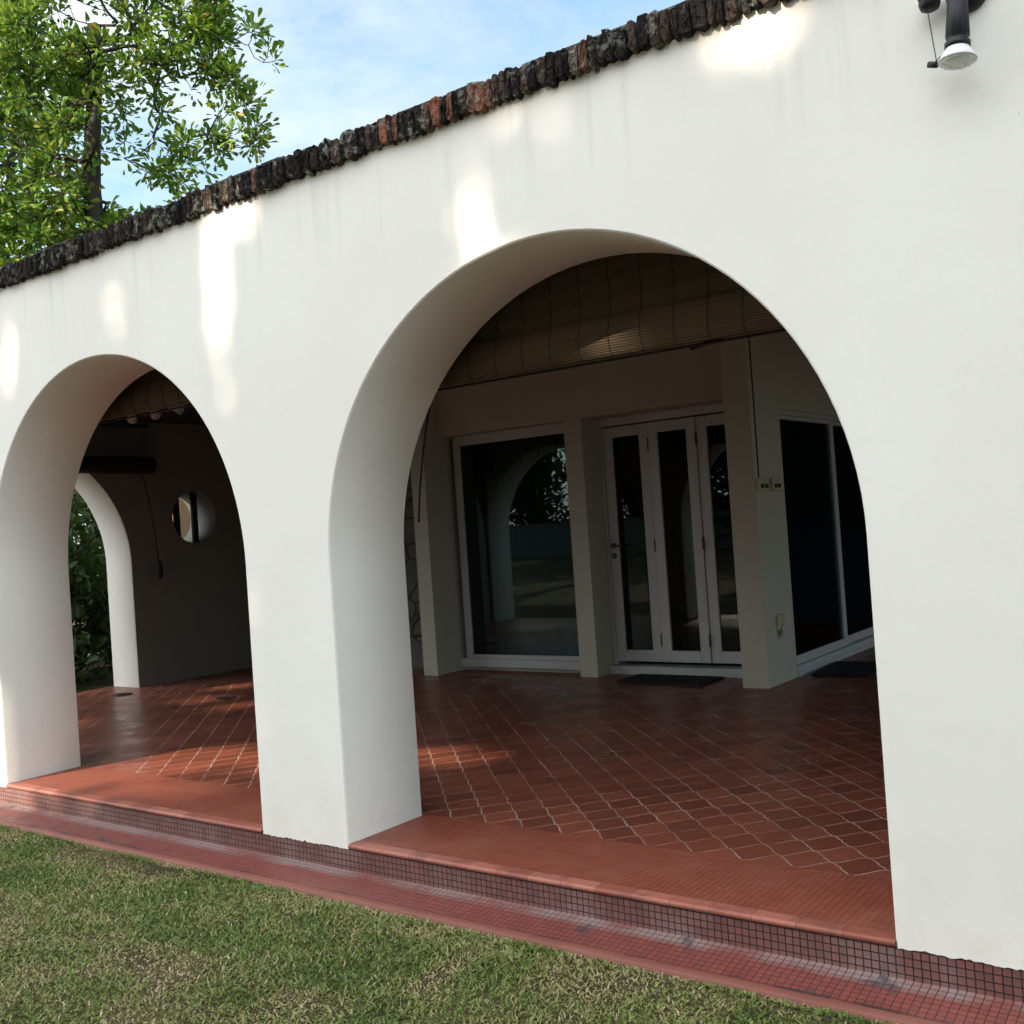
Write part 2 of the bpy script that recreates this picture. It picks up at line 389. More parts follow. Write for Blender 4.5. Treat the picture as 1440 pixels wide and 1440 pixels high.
def arch_wall(openings, s0, s1, zb, zt, thick, put, ragged=0.0, extra=None, NA=56, solid_front=None):
    """wall in local (s along, d into, z up); openings: (sL, sR) semicircular on jambs; returns an MB"""
    mb = MB(); c = .006
    def pier(a, b):
        n = max(1, int((b - a) / .011)) if ragged else 1
        for i in range(n):
            p, q = a + (b - a) * i / n, a + (b - a) * (i + 1) / n
            jp = jit(p); jq = jit(q)
            mb.poly([put(p, 0, zb + jp), put(q, 0, zb + jq), put(q, 0, zt), put(p, 0, zt)])
        mb.poly([put(a, thick, zb), put(b, thick, zb), put(b, thick, zt), put(a, thick, zt)])
        mb.poly([put(a, 0, zt), put(b, 0, zt), put(b, thick, zt), put(a, thick, zt)])
    rj = {}
    def jit(s):
        k = round(s, 4)
        if k not in rj: rj[k] = (random.random() - .5) * ragged + (random.random() < .12) * ragged * random.random()
        return rj[k]
    edges = [s0]
    for a, b in openings: edges += [a, b]
    edges.append(s1)
    for i in range(0, len(edges), 2):
        a, b = edges[i], edges[i + 1]
        if i > 0: a -= c
        if i + 1 < len(edges) - 1: b += c
        if i > 0: a += 2 * c
        if i + 1 < len(edges) - 1: b -= 2 * c
        pier(a, b)
    for a, b in openings:
        cx, r = (a + b) / 2, (b - a) / 2
        path = [(a, zb, -1, 0), (a, SP, -1, 0)]
        for i in range(1, NA):
            t = math.pi * (1 - i / NA); path.append((cx + r * math.cos(t), SP + r * math.sin(t), math.cos(t), math.sin(t)))
        path += [(b, SP, 1, 0), (b, zb, 1, 0)]
        for (s, z, nx, nz), (s2, z2, nx2, nz2) in zip(path[:-1], path[1:]):
            rings = [(c, 0), (0, c), (0, thick - c), (c, thick)]
            for (o1, d1), (o2, d2) in zip(rings[:-1], rings[1:]):
                mb.poly([put(s + nx * o1, d1, z + nz * o1), put(s2 + nx2 * o1, d1, z2 + nz2 * o1), put(s2 + nx2 * o2, d2, z2 + nz2 * o2), put(s + nx * o2, d2, z + nz * o2)], 0, abs(d2 - d1) > .1)
            if abs(nx - nx2) + abs(nz - nz2) > 1e-6 or (z == SP and z2 == SP):
                p, q = (s + nx * c, z + nz * c), (s2 + nx2 * c, z2 + nz2 * c)
                for d in (0, thick):
                    mb.poly([put(p[0], d, p[1]), put(q[0], d, q[1]), put(q[0], d, zt), put(p[0], d, zt)])
                mb.poly([put(p[0], 0, zt), put(q[0], 0, zt), put(q[0], thick, zt), put(p[0], thick, zt)])
    return mb
mb = arch_wall(ARCHES, -9.40, 3.0, -.021, TOP, T, lambda s, d, z: (s, d, z), ragged=.0055)
arcade = mb.build('arcade_wall', FACADE)
tag(arcade, 'long white plastered arcade wall with round arches facing the lawn', 'wall')

# coping: bricks on edge along the wall top
def make_coping():
    verts, faces, tints = [], [], []
    x = -9.44
    while x < 3.02:
        w = random.choice((.026, .032, .036, .040, .046, .052))
        z0 = TOP - .012 + random.uniform(-.006, .010); z1 = TOP + .096 + random.uniform(-.008, .010)
        yf = -.040 + random.uniform(-.010, .008)
        g = .0025
        prof = []
        a, b = x + g, x + w - g
        for k in range(7):                       # rounded, worn lower end
            t = math.pi * (1 - k / 6); prof.append(((a + b) / 2 + (b - a) / 2 * math.cos(t), z0 + .014 - .014 * math.sin(t)))
        prof += [(b, (z0 + z1) / 2 - .01), (b, (z0 + z1) / 2 + .018), (b, z1 - .012), (b - .006, z1), (a + .006, z1), (a, z1 - .012), (a, (z0 + z1) / 2 + .02), (a, (z0 + z1) / 2 - .012)]
        layers = [(yf + .003, .45), (yf + .004, .84), (yf + .004, .97), (yf + .018, 1.0), (.27, 1.0)]
        cx, cz = (a + b) / 2, (z0 + z1) / 2; base = len(verts); n = len(prof)
        tilt = random.uniform(-.10, .10)
        for (yy, sc_) in layers:
            for px, pz in prof: verts.append((cx + (px - cx) * sc_ + tilt * (pz - cz) + random.uniform(-.0022, .0022), yy + random.uniform(-.006, .006) * (yy < .1), cz + (pz - cz) * sc_ + random.uniform(-.0035, .0035)))
        tn = random.random() ** 1.6 * .56
        if -2.95 < x < -2.30 and random.random() < .55: tn = random.uniform(.70, 1.0)
        elif -2.3 < x < -1.6 and random.random() < .22: tn = random.uniform(.62, .82)
        elif random.random() < .012: tn = random.uniform(.66, .82)
        for k in range(len(layers) - 1):
            for j in range(n): faces.append((base + k * n + j, base + k * n + (j + 1) % n, base + (k + 1) * n + (j + 1) % n, base + (k + 1) * n + j)); tints.append(tn)
        faces.append(tuple(base + j for j in reversed(range(n)))); tints.append(tn)
        faces.append(tuple(base + (len(layers) - 1) * n + j for j in range(n))); tints.append(tn)
        x += w
    # thin crumbled mortar cap on top
    x = -9.44
    while x < 3.02:
        w = random.uniform(.10, .34); h = random.uniform(.006, .017); y0 = -.025 + random.uniform(-.012, .02); b = len(verts); z = TOP + .094
        for (xx, yy, zz) in ((x, y0, z), (x + w, y0, z), (x + w, .26, z), (x, .26, z), (x + .01, y0 + .01, z + h), (x + w - .01, y0 + .01, z + h), (x + w - .01, .25, z + h), (x + .01, .25, z + h)): verts.append((xx, yy, zz))
        for f in ((0, 1, 5, 4), (1, 2, 6, 5), (2, 3, 7, 6), (3, 0, 4, 7), (4, 5, 6, 7), (3, 2, 1, 0)): faces.append(tuple(b + q for q in f)); tints.append(.1)
        x += w + random.choice((0, 0, .02))
    me = bpy.data.meshes.new('coping'); me.from_pydata(verts, [], faces); me.materials.append(COPING)
    at = me.attributes.new('tint', 'FLOAT', 'FACE'); at.data.foreach_set('value', tints)
    me.update(); return link('coping', me, arcade)
make_coping()

# side wall closing the left end, with one arch and a round opening
def make_side_wall():
    put = lambda s, d, z: (-8.98 - d, s, z)
    mb = arch_wall([(.5185, 2.80)], T, 3.12, -.012, 2.80, .42, put)
    # panel with the round opening s 3.12..4.0
    a, b, zb, zt = 3.12, 4.0, -.012, 2.80; cy, cz, r = 3.56, 1.613, .262; n = 48
    def sq(t):
        c, s_ = math.cos(t), math.sin(t); k = .40 / max(abs(c), abs(s_)); return (cy + c * k, cz + s_ * k)
    for i in range(n):
        t, u = 2 * math.pi * (i - .5) / n, 2 * math.pi * (i + .5) / n
        t, u = 2 * math.pi * i / n, 2 * math.pi * (i + 1) / n
        P, Q = (cy + r * math.cos(t), cz + r * math.sin(t)), (cy + r * math.cos(u), cz + r * math.sin(u)); A, B = sq(t), sq(u)
        for d in (0, .42): mb.poly([put(P[0], d, P[1]), put(Q[0], d, Q[1]), put(B[0], d, B[1]), put(A[0], d, A[1])])
        mb.poly([put(P[0], 0, P[1]), put(Q[0], 0, Q[1]), put(Q[0], .42, Q[1]), put(P[0], .42, P[1])], 2, True)
    for d in (0, .42):
        for (s0, s1, z0, z1) in ((a, cy - .4, zb, zt), (cy + .4, b, zb, zt), (cy - .4, cy + .4, zb, cz - .4), (cy - .4, cy + .4, cz + .4, zt), (b, 4.9, zb, zt)):
            mb.poly([put(s0, d, z0), put(s1, d, z0), put(s1, d, z1), put(s0, d, z1)])
    mb.poly([put(3.12, 0, zt), put(4.9, 0, zt), put(4.9, .42, zt), put(3.12, .42, zt)])
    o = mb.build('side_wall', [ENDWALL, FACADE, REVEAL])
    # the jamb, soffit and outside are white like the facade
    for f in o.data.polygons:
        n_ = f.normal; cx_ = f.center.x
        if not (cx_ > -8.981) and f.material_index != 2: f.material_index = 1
    tag(o, 'dim end wall of the patio with an arched opening and a round barred opening', 'wall')
    for y in (3.36, 3.575):
        b_ = MB(); b_.box((-9.06, y, 1.30), (-9.03, y + .062, 1.93)); b_.build('window_bar', BLACK, o)
    return o
make_side_wall()

# ------------------------------------------------------------------ ground: floor, step, apron, lawn
mb = MB(); mb.poly([(-9.42, .497, 0), (4, .497, 0), (4, 8.5, 0), (-9.42, 8.5, 0)])
floor = mb.build('patio_floor', FLOOR); tag(floor, kind='structure')

def strip(profile, x0, x1, mat, name, u0=0.0, seg=1):
    """extrude a (y,z) profile along x, UV in metres: u along x, v along the profile"""
    mb = MB(); v = [u0]
    for (y, z), (y2, z2) in zip(profile[:-1], profile[1:]): v.append(v[-1] + math.hypot(y2 - y, z2 - z))
    for k in range(len(profile) - 1):
        (y, z), (y2, z2) = profile[k], profile[k + 1]
        mb.poly([(x0, y, z), (x1, y, z), (x1, y2, z2), (x0, y2, z2)], 0, True, [(x0, v[k]), (x1, v[k]), (x1, v[k + 1]), (x0, v[k + 1])])
    me = mb.mesh(name, mat); return link(name, me)
XL, XR = -9.42, 3.2
step = strip([(.052, -.001), (.497, 0.0)], XL, XR, BORDER, 'mosaic_border'); tag(step, kind='structure')
def strips(profile, spans, mat, name):
    mb = MB(); v = [0.0]
    for (y, z), (y2, z2) in zip(profile[:-1], profile[1:]): v.append(v[-1] + math.hypot(y2 - y, z2 - z))
    for x0, x1 in spans:
        for k in range(len(profile) - 1):
            (y, z), (y2, z2) = profile[k], profile[k + 1]
            mb.poly([(x0, y, z), (x1, y, z), (x1, y2, z2), (x0, y2, z2)], 0, k > 0, [(x0, v[k]), (x1, v[k]), (x1, v[k + 1]), (x0, v[k + 1])])
    return link(name, mb.mesh(name, mat))
nos = strips([(.053, .0015), (.006, .0010), (.000, -.0008), (-.0035, -.004), (-.0045, -.010), (-.003, -.0165), (.0055, -.019)], [(a + .001, b - .001) for a, b in ARCHES], NOSING, 'step_nosing'); tag(nos, kind='structure')
ris = strip([(.005, -.0005), (.005, -.113)], XL, XR, RISER, 'step_riser'); tag(ris, kind='structure')
apr = strip([(.006, -.1125), (-.006, -.1145), (-.030, -.1175), (-.10, -.126), (-.172, -.136)], XL, XR, APRON, 'drain_apron', .0); tag(apr, kind='structure')
ker = strip([(-.172, -.134), (-.176, -.1325), (-.206, -.1345), (-.211, -.138), (-.211, -.20)], XL, XR, KERB, 'apron_edge'); tag(ker, kind='structure')

def vnoise(x, y, s, seed):
    """smooth value noise on arrays"""
    g = np.random.default_rng(seed).random((64, 64)); x = x * s; y = y * s
    xi = np.floor(x).astype(int); yi = np.floor(y).astype(int); fx = x - xi; fy = y - yi
    fx = fx * fx * (3 - 2 * fx); fy = fy * fy * (3 - 2 * fy)
    G = lambda a, b: g[a % 64, b % 64]
    return (G(xi, yi) * (1 - fx) + G(xi + 1, yi) * fx) * (1 - fy) + (G(xi, yi + 1) * (1 - fx) + G(xi + 1, yi + 1) * fx) * fy

def make_ground():
    # one sheet, pushed down under the house
    gx = [-300, -60, -25, -14] + list(np.arange(-10, 4.01, .25)) + [8, 20, 60, 300]
    gy = [-300, -80, -30, -12, -6] + list(np.arange(-4, -.2, .2)) + [-.208, .4, 9, 14, 30, 80, 300]
    mb = MB(); idx = {}
    V = []; Fc = []
    for j, y in enumerate(gy):
        for i, x in enumerate(gx):
            z = -.150 + .012 * math.sin(x * 1.7 + y) * math.cos(y * 2.1)
            if y > -.25: z = -.150
            V.append((x, y, z)); idx[i, j] = len(V) - 1
    for j in range(len(gy) - 1):
        for i in range(len(gx) - 1): Fc.append((idx[i, j], idx[i + 1, j], idx[i + 1, j + 1], idx[i, j + 1]))
    me = bpy.data.meshes.new('lawn'); me.from_pydata(V, [], Fc); me.materials.append(SOIL); me.update()
    o = link('lawn', me); tag(o, kind='structure'); return o
make_ground()

def make_grass():
    n = 230000
    x = RNG.uniform(-7.6, .4, n * 2); y = -.205 - RNG.uniform(0, 1, n * 2) ** 1.15 * 2.0
    keep = (y > -2.3 + .0 * x) & (y + .48 * x > -3.9 + 0) | (x > -1.2)
    keep = ((x + 3.38) * .55 + (y + 1.47)) > -1.55
    x, y = x[keep][:n], y[keep][:n]; n = len(x)
    patch = vnoise(x, y, 3.1, 3) * .6 + vnoise(x, y, 9.0, 4) * .4
    dens = RNG.random(n) < (1.18 - .62 * np.clip((patch - .50) * 2.6, 0, 1)); x, y, patch = x[dens], y[dens], patch[dens]; n = len(x)
    edge = np.clip((y + .205 + .035) / .035, 0, 1)
    h = RNG.uniform(.006, .018, n) * (1.1 - .35 * np.clip((patch - .45) * 3, 0, 1)); w = RNG.uniform(.0018, .0042, n)
    a = RNG.uniform(0, 2 * math.pi, n); lean = RNG.uniform(.5, 1.9, n) * h
    b = RNG.uniform(0, 2 * math.pi, n)
    y = y - .02 * edge
    z0 = -.152 + .012 * np.sin(x * 1.7 + y) * np.cos(y * 2.1) * (y < -.25)
    dx, dy = np.cos(a), np.sin(a); lx, ly = np.cos(b) * lean, np.sin(b) * lean
    V = np.zeros((n, 5, 3))
    V[:, 0] = np.stack([x - dx * w, y - dy * w, z0], 1); V[:, 1] = np.stack([x + dx * w, y + dy * w, z0], 1)
    V[:, 2] = np.stack([x + dx * w * .8 + lx * .4, y + dy * w * .8 + ly * .4, z0 + h * .65], 1); V[:, 3] = np.stack([x - dx * w * .8 + lx * .4, y - dy * w * .8 + ly * .4, z0 + h * .65], 1)
    V[:, 4] = np.stack([x + lx, y + ly, z0 + h * RNG.uniform(.7, 1.0, n)], 1)
    me = bpy.data.meshes.new('grass'); me.vertices.add(n * 5); me.vertices.foreach_set('co', V.ravel())
    base = np.arange(n)[:, None] * 5
    loops = np.concatenate([base + [0, 1, 2, 3], base + [3, 2, 4]], 1).ravel()
    me.loops.add(n * 7); me.loops.foreach_set('vertex_index', loops)
    me.polygons.add(n * 2); st = np.stack([np.arange(n) * 7, np.arange(n) * 7 + 4], 1).ravel()
    me.polygons.foreach_set('loop_start', st)
    me.update(calc_edges=True); me.validate()
    tint = np.clip(.20 + 1.25 * (patch - .38) + RNG.normal(0, .17, n), 0, 1)
    tint = np.where(RNG.random(n) < .05, RNG.uniform(.8, 1, n), tint)
    at = me.attributes.new('tint', 'FLOAT', 'FACE'); at.data.foreach_set('value', np.repeat(tint, 2))
    me.materials.append(GRASS); o = link('grass', me)
    tag(o, 'short carpet grass of the lawn, green with straw coloured worn patches', 'grass', kind='stuff')
make_grass()

# ------------------------------------------------------------------ house behind the patio
YF, YW, YD = 4.27, 4.40, 4.55           # pier faces, window plane, door plane
def make_house():
    H = empty('house', (-5, 4.6, 0)); W = Matrix.Translation((5, -4.6, 0))
    def part(mb, name, mat, parent=H):
        me = mb.mesh(name, mat); o = link(name, me, parent)
        if parent is H: o.matrix_parent_inverse = W
        return o
    w = MB()
    w.box((-6.45, 4.06, 0), (-6.286, 4.75, 2.698))                # left stub
    w.box((-4.888, YF, 0), (-4.717, 4.75, 2.1605))                # pier between window and door
    w.box((-3.33, 4.06, 0), (-3.126, 4.605, 2.698))               # corner pier
    w.box((-6.285, YF, 2.160), (-3.331, 4.75, 2.697))             # lintel wall
    w.box((-3.30, 4.606, 2.06), (-3.127, 8.4, 2.697))             # lintel over the sliding door
    w.box((-3.30, 7.401, 0), (-3.127, 8.4, 2.059))
    w.box((-6.286, 4.46, 0), (-4.889, 4.62, .035))
    part(w, 'wall', CREAM)
    st = MB(); st.box((-8.98, 4.40, 0), (-6.452, 4.75, 2.558)); part(st, 'stone_cladding', STONE)
    # room inside
    r = MB()
    r.poly([(-8.9, 4.76, .03), (-3.31, 4.76, .03), (-3.31, 10, .03), (-8.9, 10, .03)])
    r.poly([(-8.9, 10, .03), (-3.31, 10, .03), (-3.31, 10, 2.55), (-8.9, 10, 2.55)])
    r.poly([(-8.9, 4.76, .03), (-8.9, 10, .03), (-8.9, 10, 2.55), (-8.9, 4.76, 2.55)])
    r.poly([(-3.31, 8.4, .03), (-3.31, 10, .03), (-3.31, 10, 2.55), (-3.31, 8.4, 2.55)])
    r.poly([(-8.9, 4.76, 2.55), (-3.31, 4.76, 2.55), (-3.31, 10, 2.55), (-8.9, 10, 2.55)])
    part(r, 'interior', DARKROOM)
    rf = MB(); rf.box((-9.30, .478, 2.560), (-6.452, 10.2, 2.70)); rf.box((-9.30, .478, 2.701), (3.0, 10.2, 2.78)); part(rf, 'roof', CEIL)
    # far end of the covered patio
    fw = MB(); fw.box((-3.12, 8.42, 0), (3.0, 8.6, 2.698)); part(fw, 'wall', CEIL)
    # big fixed window
    f = MB(); x0, x1 = -6.215, -4.89
    f.box((x0, YW, .112), (x1, YW + .05, .150), bev=.004); f.box((x0, YW, 2.068), (x1, YW + .05, 2.158), bev=.004)
    f.box((x0, YW, .150), (-6.145, YW + .05, 2.068), bev=.004); f.box((-4.965, YW, .150), (x1, YW + .05, 2.068), bev=.004)
    f.box((x0 - .065, YW - .012, .036), (x1, YW + .05, .1115), bev=.004)
    win = part(f, 'window', WHITE)
    g = MB(); g.box((-6.145, YW + .020, .150), (-4.965, YW + .026, 2.068)); part(g, 'pane', GLASS_C, win)
    c = MB(); pts = []
    for i in range(160):
        t = i / 159; x = -5.95 + t * 1.15; pts.append((x, YW + .13 + .035 * math.sin(t * 75) * (.6 + .4 * math.sin(t * 17 + 1)) + .02 * math.sin(t * 31)))
    for (a, b) in zip(pts[:-1], pts[1:]): c.poly([(a[0], a[1], .08), (b[0], b[1], .08), (b[0], b[1], 2.12), (a[0], a[1], 2.12)], 0, True)
    part(c, 'curtain', CURTAIN)
    # folding door: frame, four leaves
    d = MB(); d.box((-4.715, YD - .012, 2.090), (-3.20, YD + .07, 2.158), bev=.004)
    d.box((-4.715, YD - .09, .0), (-3.331, YD + .07, .070), bev=.004); d.box((-4.715, YD, .071), (-4.692, YD + .06, 2.089))
    fr = part(d, 'door_frame', WHITE)
    for k in range(3):
        a = -4.688 + k * .4405; b = a + .436; zb, zt = .098, 2.078; yo = YD + (.004, -.006, .002)[k]
        p = MB(); s_ = .088
        p.box((a, yo, zb), (a + s_, yo + .04, zt), bev=.004); p.box((b - s_, yo, zb), (b, yo + .04, zt), bev=.004)
        p.box((a + s_, yo, zb), (b - s_, yo + .04, zb + .095), bev=.004); p.box((a + s_, yo, zt - .088), (b - s_, yo + .04, zt), bev=.004)
        leaf = part(p, 'door', WHITE)
        g = MB(); g.box((a + s_, yo + .016, zb + .095), (b - s_, yo + .022, zt - .088)); part(g, 'pane', GLASS, leaf)
        if k < 2:
            for zc in (.28, 1.06, 1.90):
                hg = MB(); hg.tube([(b + .002, yo - .008, zc - .05), (b + .002, yo - .008, zc + .05)], .008, 8); part(hg, 'hinge', BRASS, leaf)
        if k == 0:
            hd = MB()
            for zc, rr in ((1.075, .026), (.99, .024)):
                M = Matrix.Translation((a + .040, yo, zc)) @ Matrix.Rotation(math.pi / 2, 4, 'X'); hd.lathe([(rr, 0), (rr, .008), (rr * .8, .011)], M, 20)
            hd.tube([(a + .04, yo - .008, 1.075), (a + .04, yo - .05, 1.075), (a + .06, yo - .055, 1.075), (a + .155, yo - .055, 1.073)], .009, 8)
            part(hd, 'handle', BRASS, leaf)
    # sliding glass door in the right-hand side
    X = -3.170; s = MB(); y0, y1 = 4.607, 7.40
    s.box((X - .03, y0, .0), (X + .062, y1, .034), bev=.002); s.box((X - .03, y0, .0335), (X + .055, y1, .085), bev=.003)
    sd = part(s, 'sliding_door', WHITE)
    s = MB(); s.box((X - .03, y0, 2.02), (X + .04, y1, 2.058), bev=.003); part(s, 'head_track', WHITE, sd)
    for i, (a, b, xo) in enumerate(((y0, 5.80, .030), (5.72, 7.38, .0))):
        p = MB(); xa, xb = X - .012 + xo - .014, X + xo + .006
        p.box((xa, a, .088), (xb, b, .155), bev=.003); p.box((xa, a, 1.985), (xb, b, 2.018), bev=.003)
        if i: p.box((xa, a, .155), (xb, a + .05, 1.985), bev=.003)
        p.box((xa, b - .075, .155), (xb, b, 1.985), bev=.003)
        part(p, 'door_rail', WHITE, sd)
        g = MB(); g.box(((xa + xb) / 2 - .003, a, .155), ((xa + xb) / 2 + .003, b - .07, 1.985)); part(g, 'pane', GLASS, sd)
    tag(H, 'cream house front with a large fixed window and white folding glass doors behind the arcade', 'house')
    return H
HOUSE = make_house()

# ------------------------------------------------------------------ blinds
def make_blind(name, x0, x1, yb, zt, zb, label, mat, bulge=.034, cords=(), roll_mat=None):
    """rolled-up bamboo blind: flat slats ending in a fat roll; local x along, y into the patio"""
    root = empty(name, (x0, yb, zt))
    prof = []; z = 0.0; H = zt - zb
    flat = H - .17
    ns = int(flat / .0046)
    for i in range(ns + 1): prof.append((.0016 * (-1) ** i, -flat * i / ns))
    for i in range(1, 46):
        t = i / 45; ang = t * math.pi * 1.05
        prof.append((-bulge * math.sin(ang) ** 1.0 * (.55 + .75 * t) + .0016 * (-1) ** i, -flat - .17 * (1 - math.cos(min(ang, math.pi))) / 2))
    for i in range(1, 16):
        t = i / 15; prof.append((prof[ns + 45][0] + .10 * t, -H + .045 * t * t + .001 * (-1) ** i))
    mb = MB(); Lx = x1 - x0
    cuts = [0, Lx]
    for (a, b) in zip(prof[:-1], prof[1:]):
        mb.poly([(0, a[0], a[1]), (Lx, a[0], a[1]), (Lx, b[0], b[1]), (0, b[0], b[1])])
    k = .09
    while k < Lx:
        mb.tube([(k + .0012 * math.sin(i * .11 + k * 9), prof[i][0] - .002, prof[i][1]) for i in range(0, ns + 46, 3)], .0017, 5, 1)
        k += .147
    mb.build('slat_sheet', [mat, STRING], root, fix=False)
    rl = MB(); rl.tube([(-.03, .045, -H + .075), (Lx + .03, .045, -H + .075)], .042, 14); rl.build('roll', roll_mat or mat, root)
    hb = MB(); hb.box((-.02, -.012, -.005), (Lx + .02, .022, .03)); hb.build('head_rail', WOOD_D, root)
    bt = MB(); bt.tube([(-.035, prof[-1][0] - .05, -H - .004), (Lx + .035, prof[-1][0] - .05, -H - .004)], .006, 6); bt.build('bottom_rail', WOOD_D, root)
    for pts in cords:
        c = MB(); c.tube(pts, .0045, 6); c.build('pull_cord', STRING, root)
    tag(root, label, 'blind', 'bamboo blinds behind the arches')
    return root
make_blind('bamboo_blind', -3.17, -.95, .60, 2.66, 1.968, 'half raised bamboo blind behind the larger right arch, a patch of sun on it', BAMBOO,
           cords=([(.01, .0, -.66), (-.035, .0, -.77), (-.075, .005, -.89), (-.11, .01, -1.01), (-.145, .015, -1.16), (-.17, .02, -1.31)],))
make_blind('bamboo_blind', -6.02, -3.95, .60, 2.55, 2.125, 'half raised bamboo blind hanging behind the left arch', BAMBOO)
def side_blind():
    b = empty('bamboo_blind', (-8.86, .45, 2.50), math.pi / 2); L_ = 2.53
    sh = MB(); n = 62
    for i in range(n):
        z, z2 = -.32 * i / n, -.32 * (i + 1) / n
        sh.poly([(0, .0015 * (-1) ** i, z), (L_, .0015 * (-1) ** i, z), (L_, .0015 * (-1) ** (i + 1), z2), (0, .0015 * (-1) ** (i + 1), z2)])
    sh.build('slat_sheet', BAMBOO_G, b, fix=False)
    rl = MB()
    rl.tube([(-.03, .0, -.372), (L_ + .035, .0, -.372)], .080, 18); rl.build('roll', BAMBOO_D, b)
    hb = MB(); hb.box((-.02, -.02, -.012), (L_ + .02, .02, .022)); hb.build('head_rail', BLACK, b)
    c = MB(); c.tube([(2.43, .0, -.42), (2.47, -.01, -.56), (2.50, -.02, -.75), (2.53, -.03, -1.0), (2.545, -.03, -1.22), (2.55, -.03, -1.30)], .0055, 6); c.build('pull_cord', STRING, b)
    c = MB(); c.tube([(2.55, -.02, -1.28), (2.55, -.04, -1.32), (2.552, -.045, -1.40), (2.55, -.04, -1.45), (2.55, -.03, -1.48)], [.008, .026, .032, .024, .008], 10)
    c.build('cord_bundle', STRING, b)
    tag(b, 'dark rolled bamboo blind above the side arch in the end wall', 'blind', 'bamboo blinds behind the arches')
side_blind()
# loose pole of a blind further right
mb = MB(); mb.tube([(-2.35, 1.62, 2.12), (-1.9, 1.55, 2.185), (-1.35, 1.45, 2.27)], .011, 8)
o = mb.build('blind_pole', BLACK); tag(o, 'thin black blind pole slanting below the bamboo blind at the right of the larger arch', 'pole')

# ceiling spotlights
def make_spot(x, y, rz, label):
    r = empty('ceiling_spotlight', (x, y, 2.560), rz)
    s = MB(); s.lathe([(.035, -.018), (.035, 0)], Matrix(), 16); s.tube([(0, 0, -.015), (0, 0, -.115)], .013, 8); s.build('stem', WHITE, r)
    h = MB(); M = Matrix.Translation((0, 0, -.135)) @ Matrix.Rotation(math.radians(115), 4, 'Y')
    h.lathe([(.022, -.07), (.030, -.05), (.034, .02), (.046, .06), (.042, .062), (.03, .03)], M, 18); h.build('lamp_head', WHITE, r)
    tag(r, label, 'spotlight', 'spotlights under the patio ceiling')
make_spot(-7.62, 2.0, 2.6, 'small white spotlight under the patio ceiling, nearest the side arch blind')
make_spot(-7.33, 2.0, 2.2, 'small white spotlight under the patio ceiling, middle one of three')
make_spot(-7.05, 2.0, .5, 'small white spotlight under the patio ceiling, nearest the facade arch edge')

# sockets, cable
def socket(y, z, w, h, label, flap=False):
    r = empty('wall_socket', (-3.126, y, z), 0)
    p = MB(); p.box((0, -w / 2, -h / 2), (.030, w / 2, h / 2), bev=.006); p.build('back_box', IVORY, r)
    for yy in ((-w * .22, w * .22) if not flap else (0,)):
        q = MB(); q.box((.030, yy - w * .13, -h * .28), (.038, yy + w * .13, h * .02), bev=.002); q.build('switch', BLACK if not flap else IVORY, r)
    if flap:
        f = MB(); f.poly([(.034, -w * .42, -h * .30), (.034, w * .42, -h * .30), (.070, w * .40, -h * .78), (.070, 0, -h * .95), (.070, -w * .40, -h * .78)])
        f.poly([(.036, -w * .42, -h * .30), (.074, -w * .40, -h * .78), (.074, 0, -h * .95), (.074, w * .40, -h * .78), (.036, w * .42, -h * .30)]); f.build('cover_flap', WHITE, r)
    tag(r, label, 'socket')
socket(4.155, 1.482, .17, .10, 'ivory double wall socket high on the corner pier, under the vertical cable')
socket(4.40, 1.482, .15, .10, 'ivory wall socket high on the corner pier, beside the sliding glass door')
socket(4.31, .455, .10, .12, 'weatherproof socket low on the corner pier with its white flap open', True)
mb = MB(); mb.tube([(-3.122, 4.13, 2.68), (-3.122, 4.132, 2.1), (-3.122, 4.128, 1.53)], .0055, 6)
o = mb.build('wall_cable', RUST); tag(o, 'thin dark cable running down the corner pier to the sockets', 'cable')

# mats, drains
def mat(x0, x1, y0, y1, label, rz=0):
    m_ = MB(); nx = 18; W, D = x1 - x0, y1 - y0
    m_.box((-W / 2, -D / 2, .002), (W / 2, D / 2, .016), bev=.005)
    for i in range(nx):
        x = -W / 2 + W * (i + .5) / nx; m_.box((x - W / nx * .35, -D / 2 + .02, .0162), (x + W / nx * .35, D / 2 - .02, .021))
    o = m_.build('doormat', BLACKM); o.location = ((x0 + x1) / 2, (y0 + y1) / 2, 0); o.rotation_euler = (0, 0, rz); tag(o, label, 'doormat')
mat(-4.40, -3.65, 4.02, 4.42, 'dark ribbed doormat in front of the folding glass doors')
mat(-3.06, -2.62, 4.66, 5.35, 'dark ribbed doormat beside the sliding glass door', .06)
def drain(x, y, label):
    d = MB(); M = Matrix.Translation((x, y, .0)); d.lathe([(.085, .002), (.082, .008), (.066, .009), (.062, .004)], M, 28)
    for i in range(-3, 4):
        hw = math.sqrt(.06 ** 2 - (i * .017) ** 2); d.box((x + i * .017 - .004, y - hw, .003), (x + i * .017 + .004, y + hw, .0075))
    o = d.build('floor_drain', RUST); tag(o, label, 'drain', 'floor drains')
drain(-8.72, 2.46, 'dark round floor drain at the foot of the side arch jamb')
drain(-7.42, 2.58, 'dark round floor drain further along the left arch floor, near the middle pier')

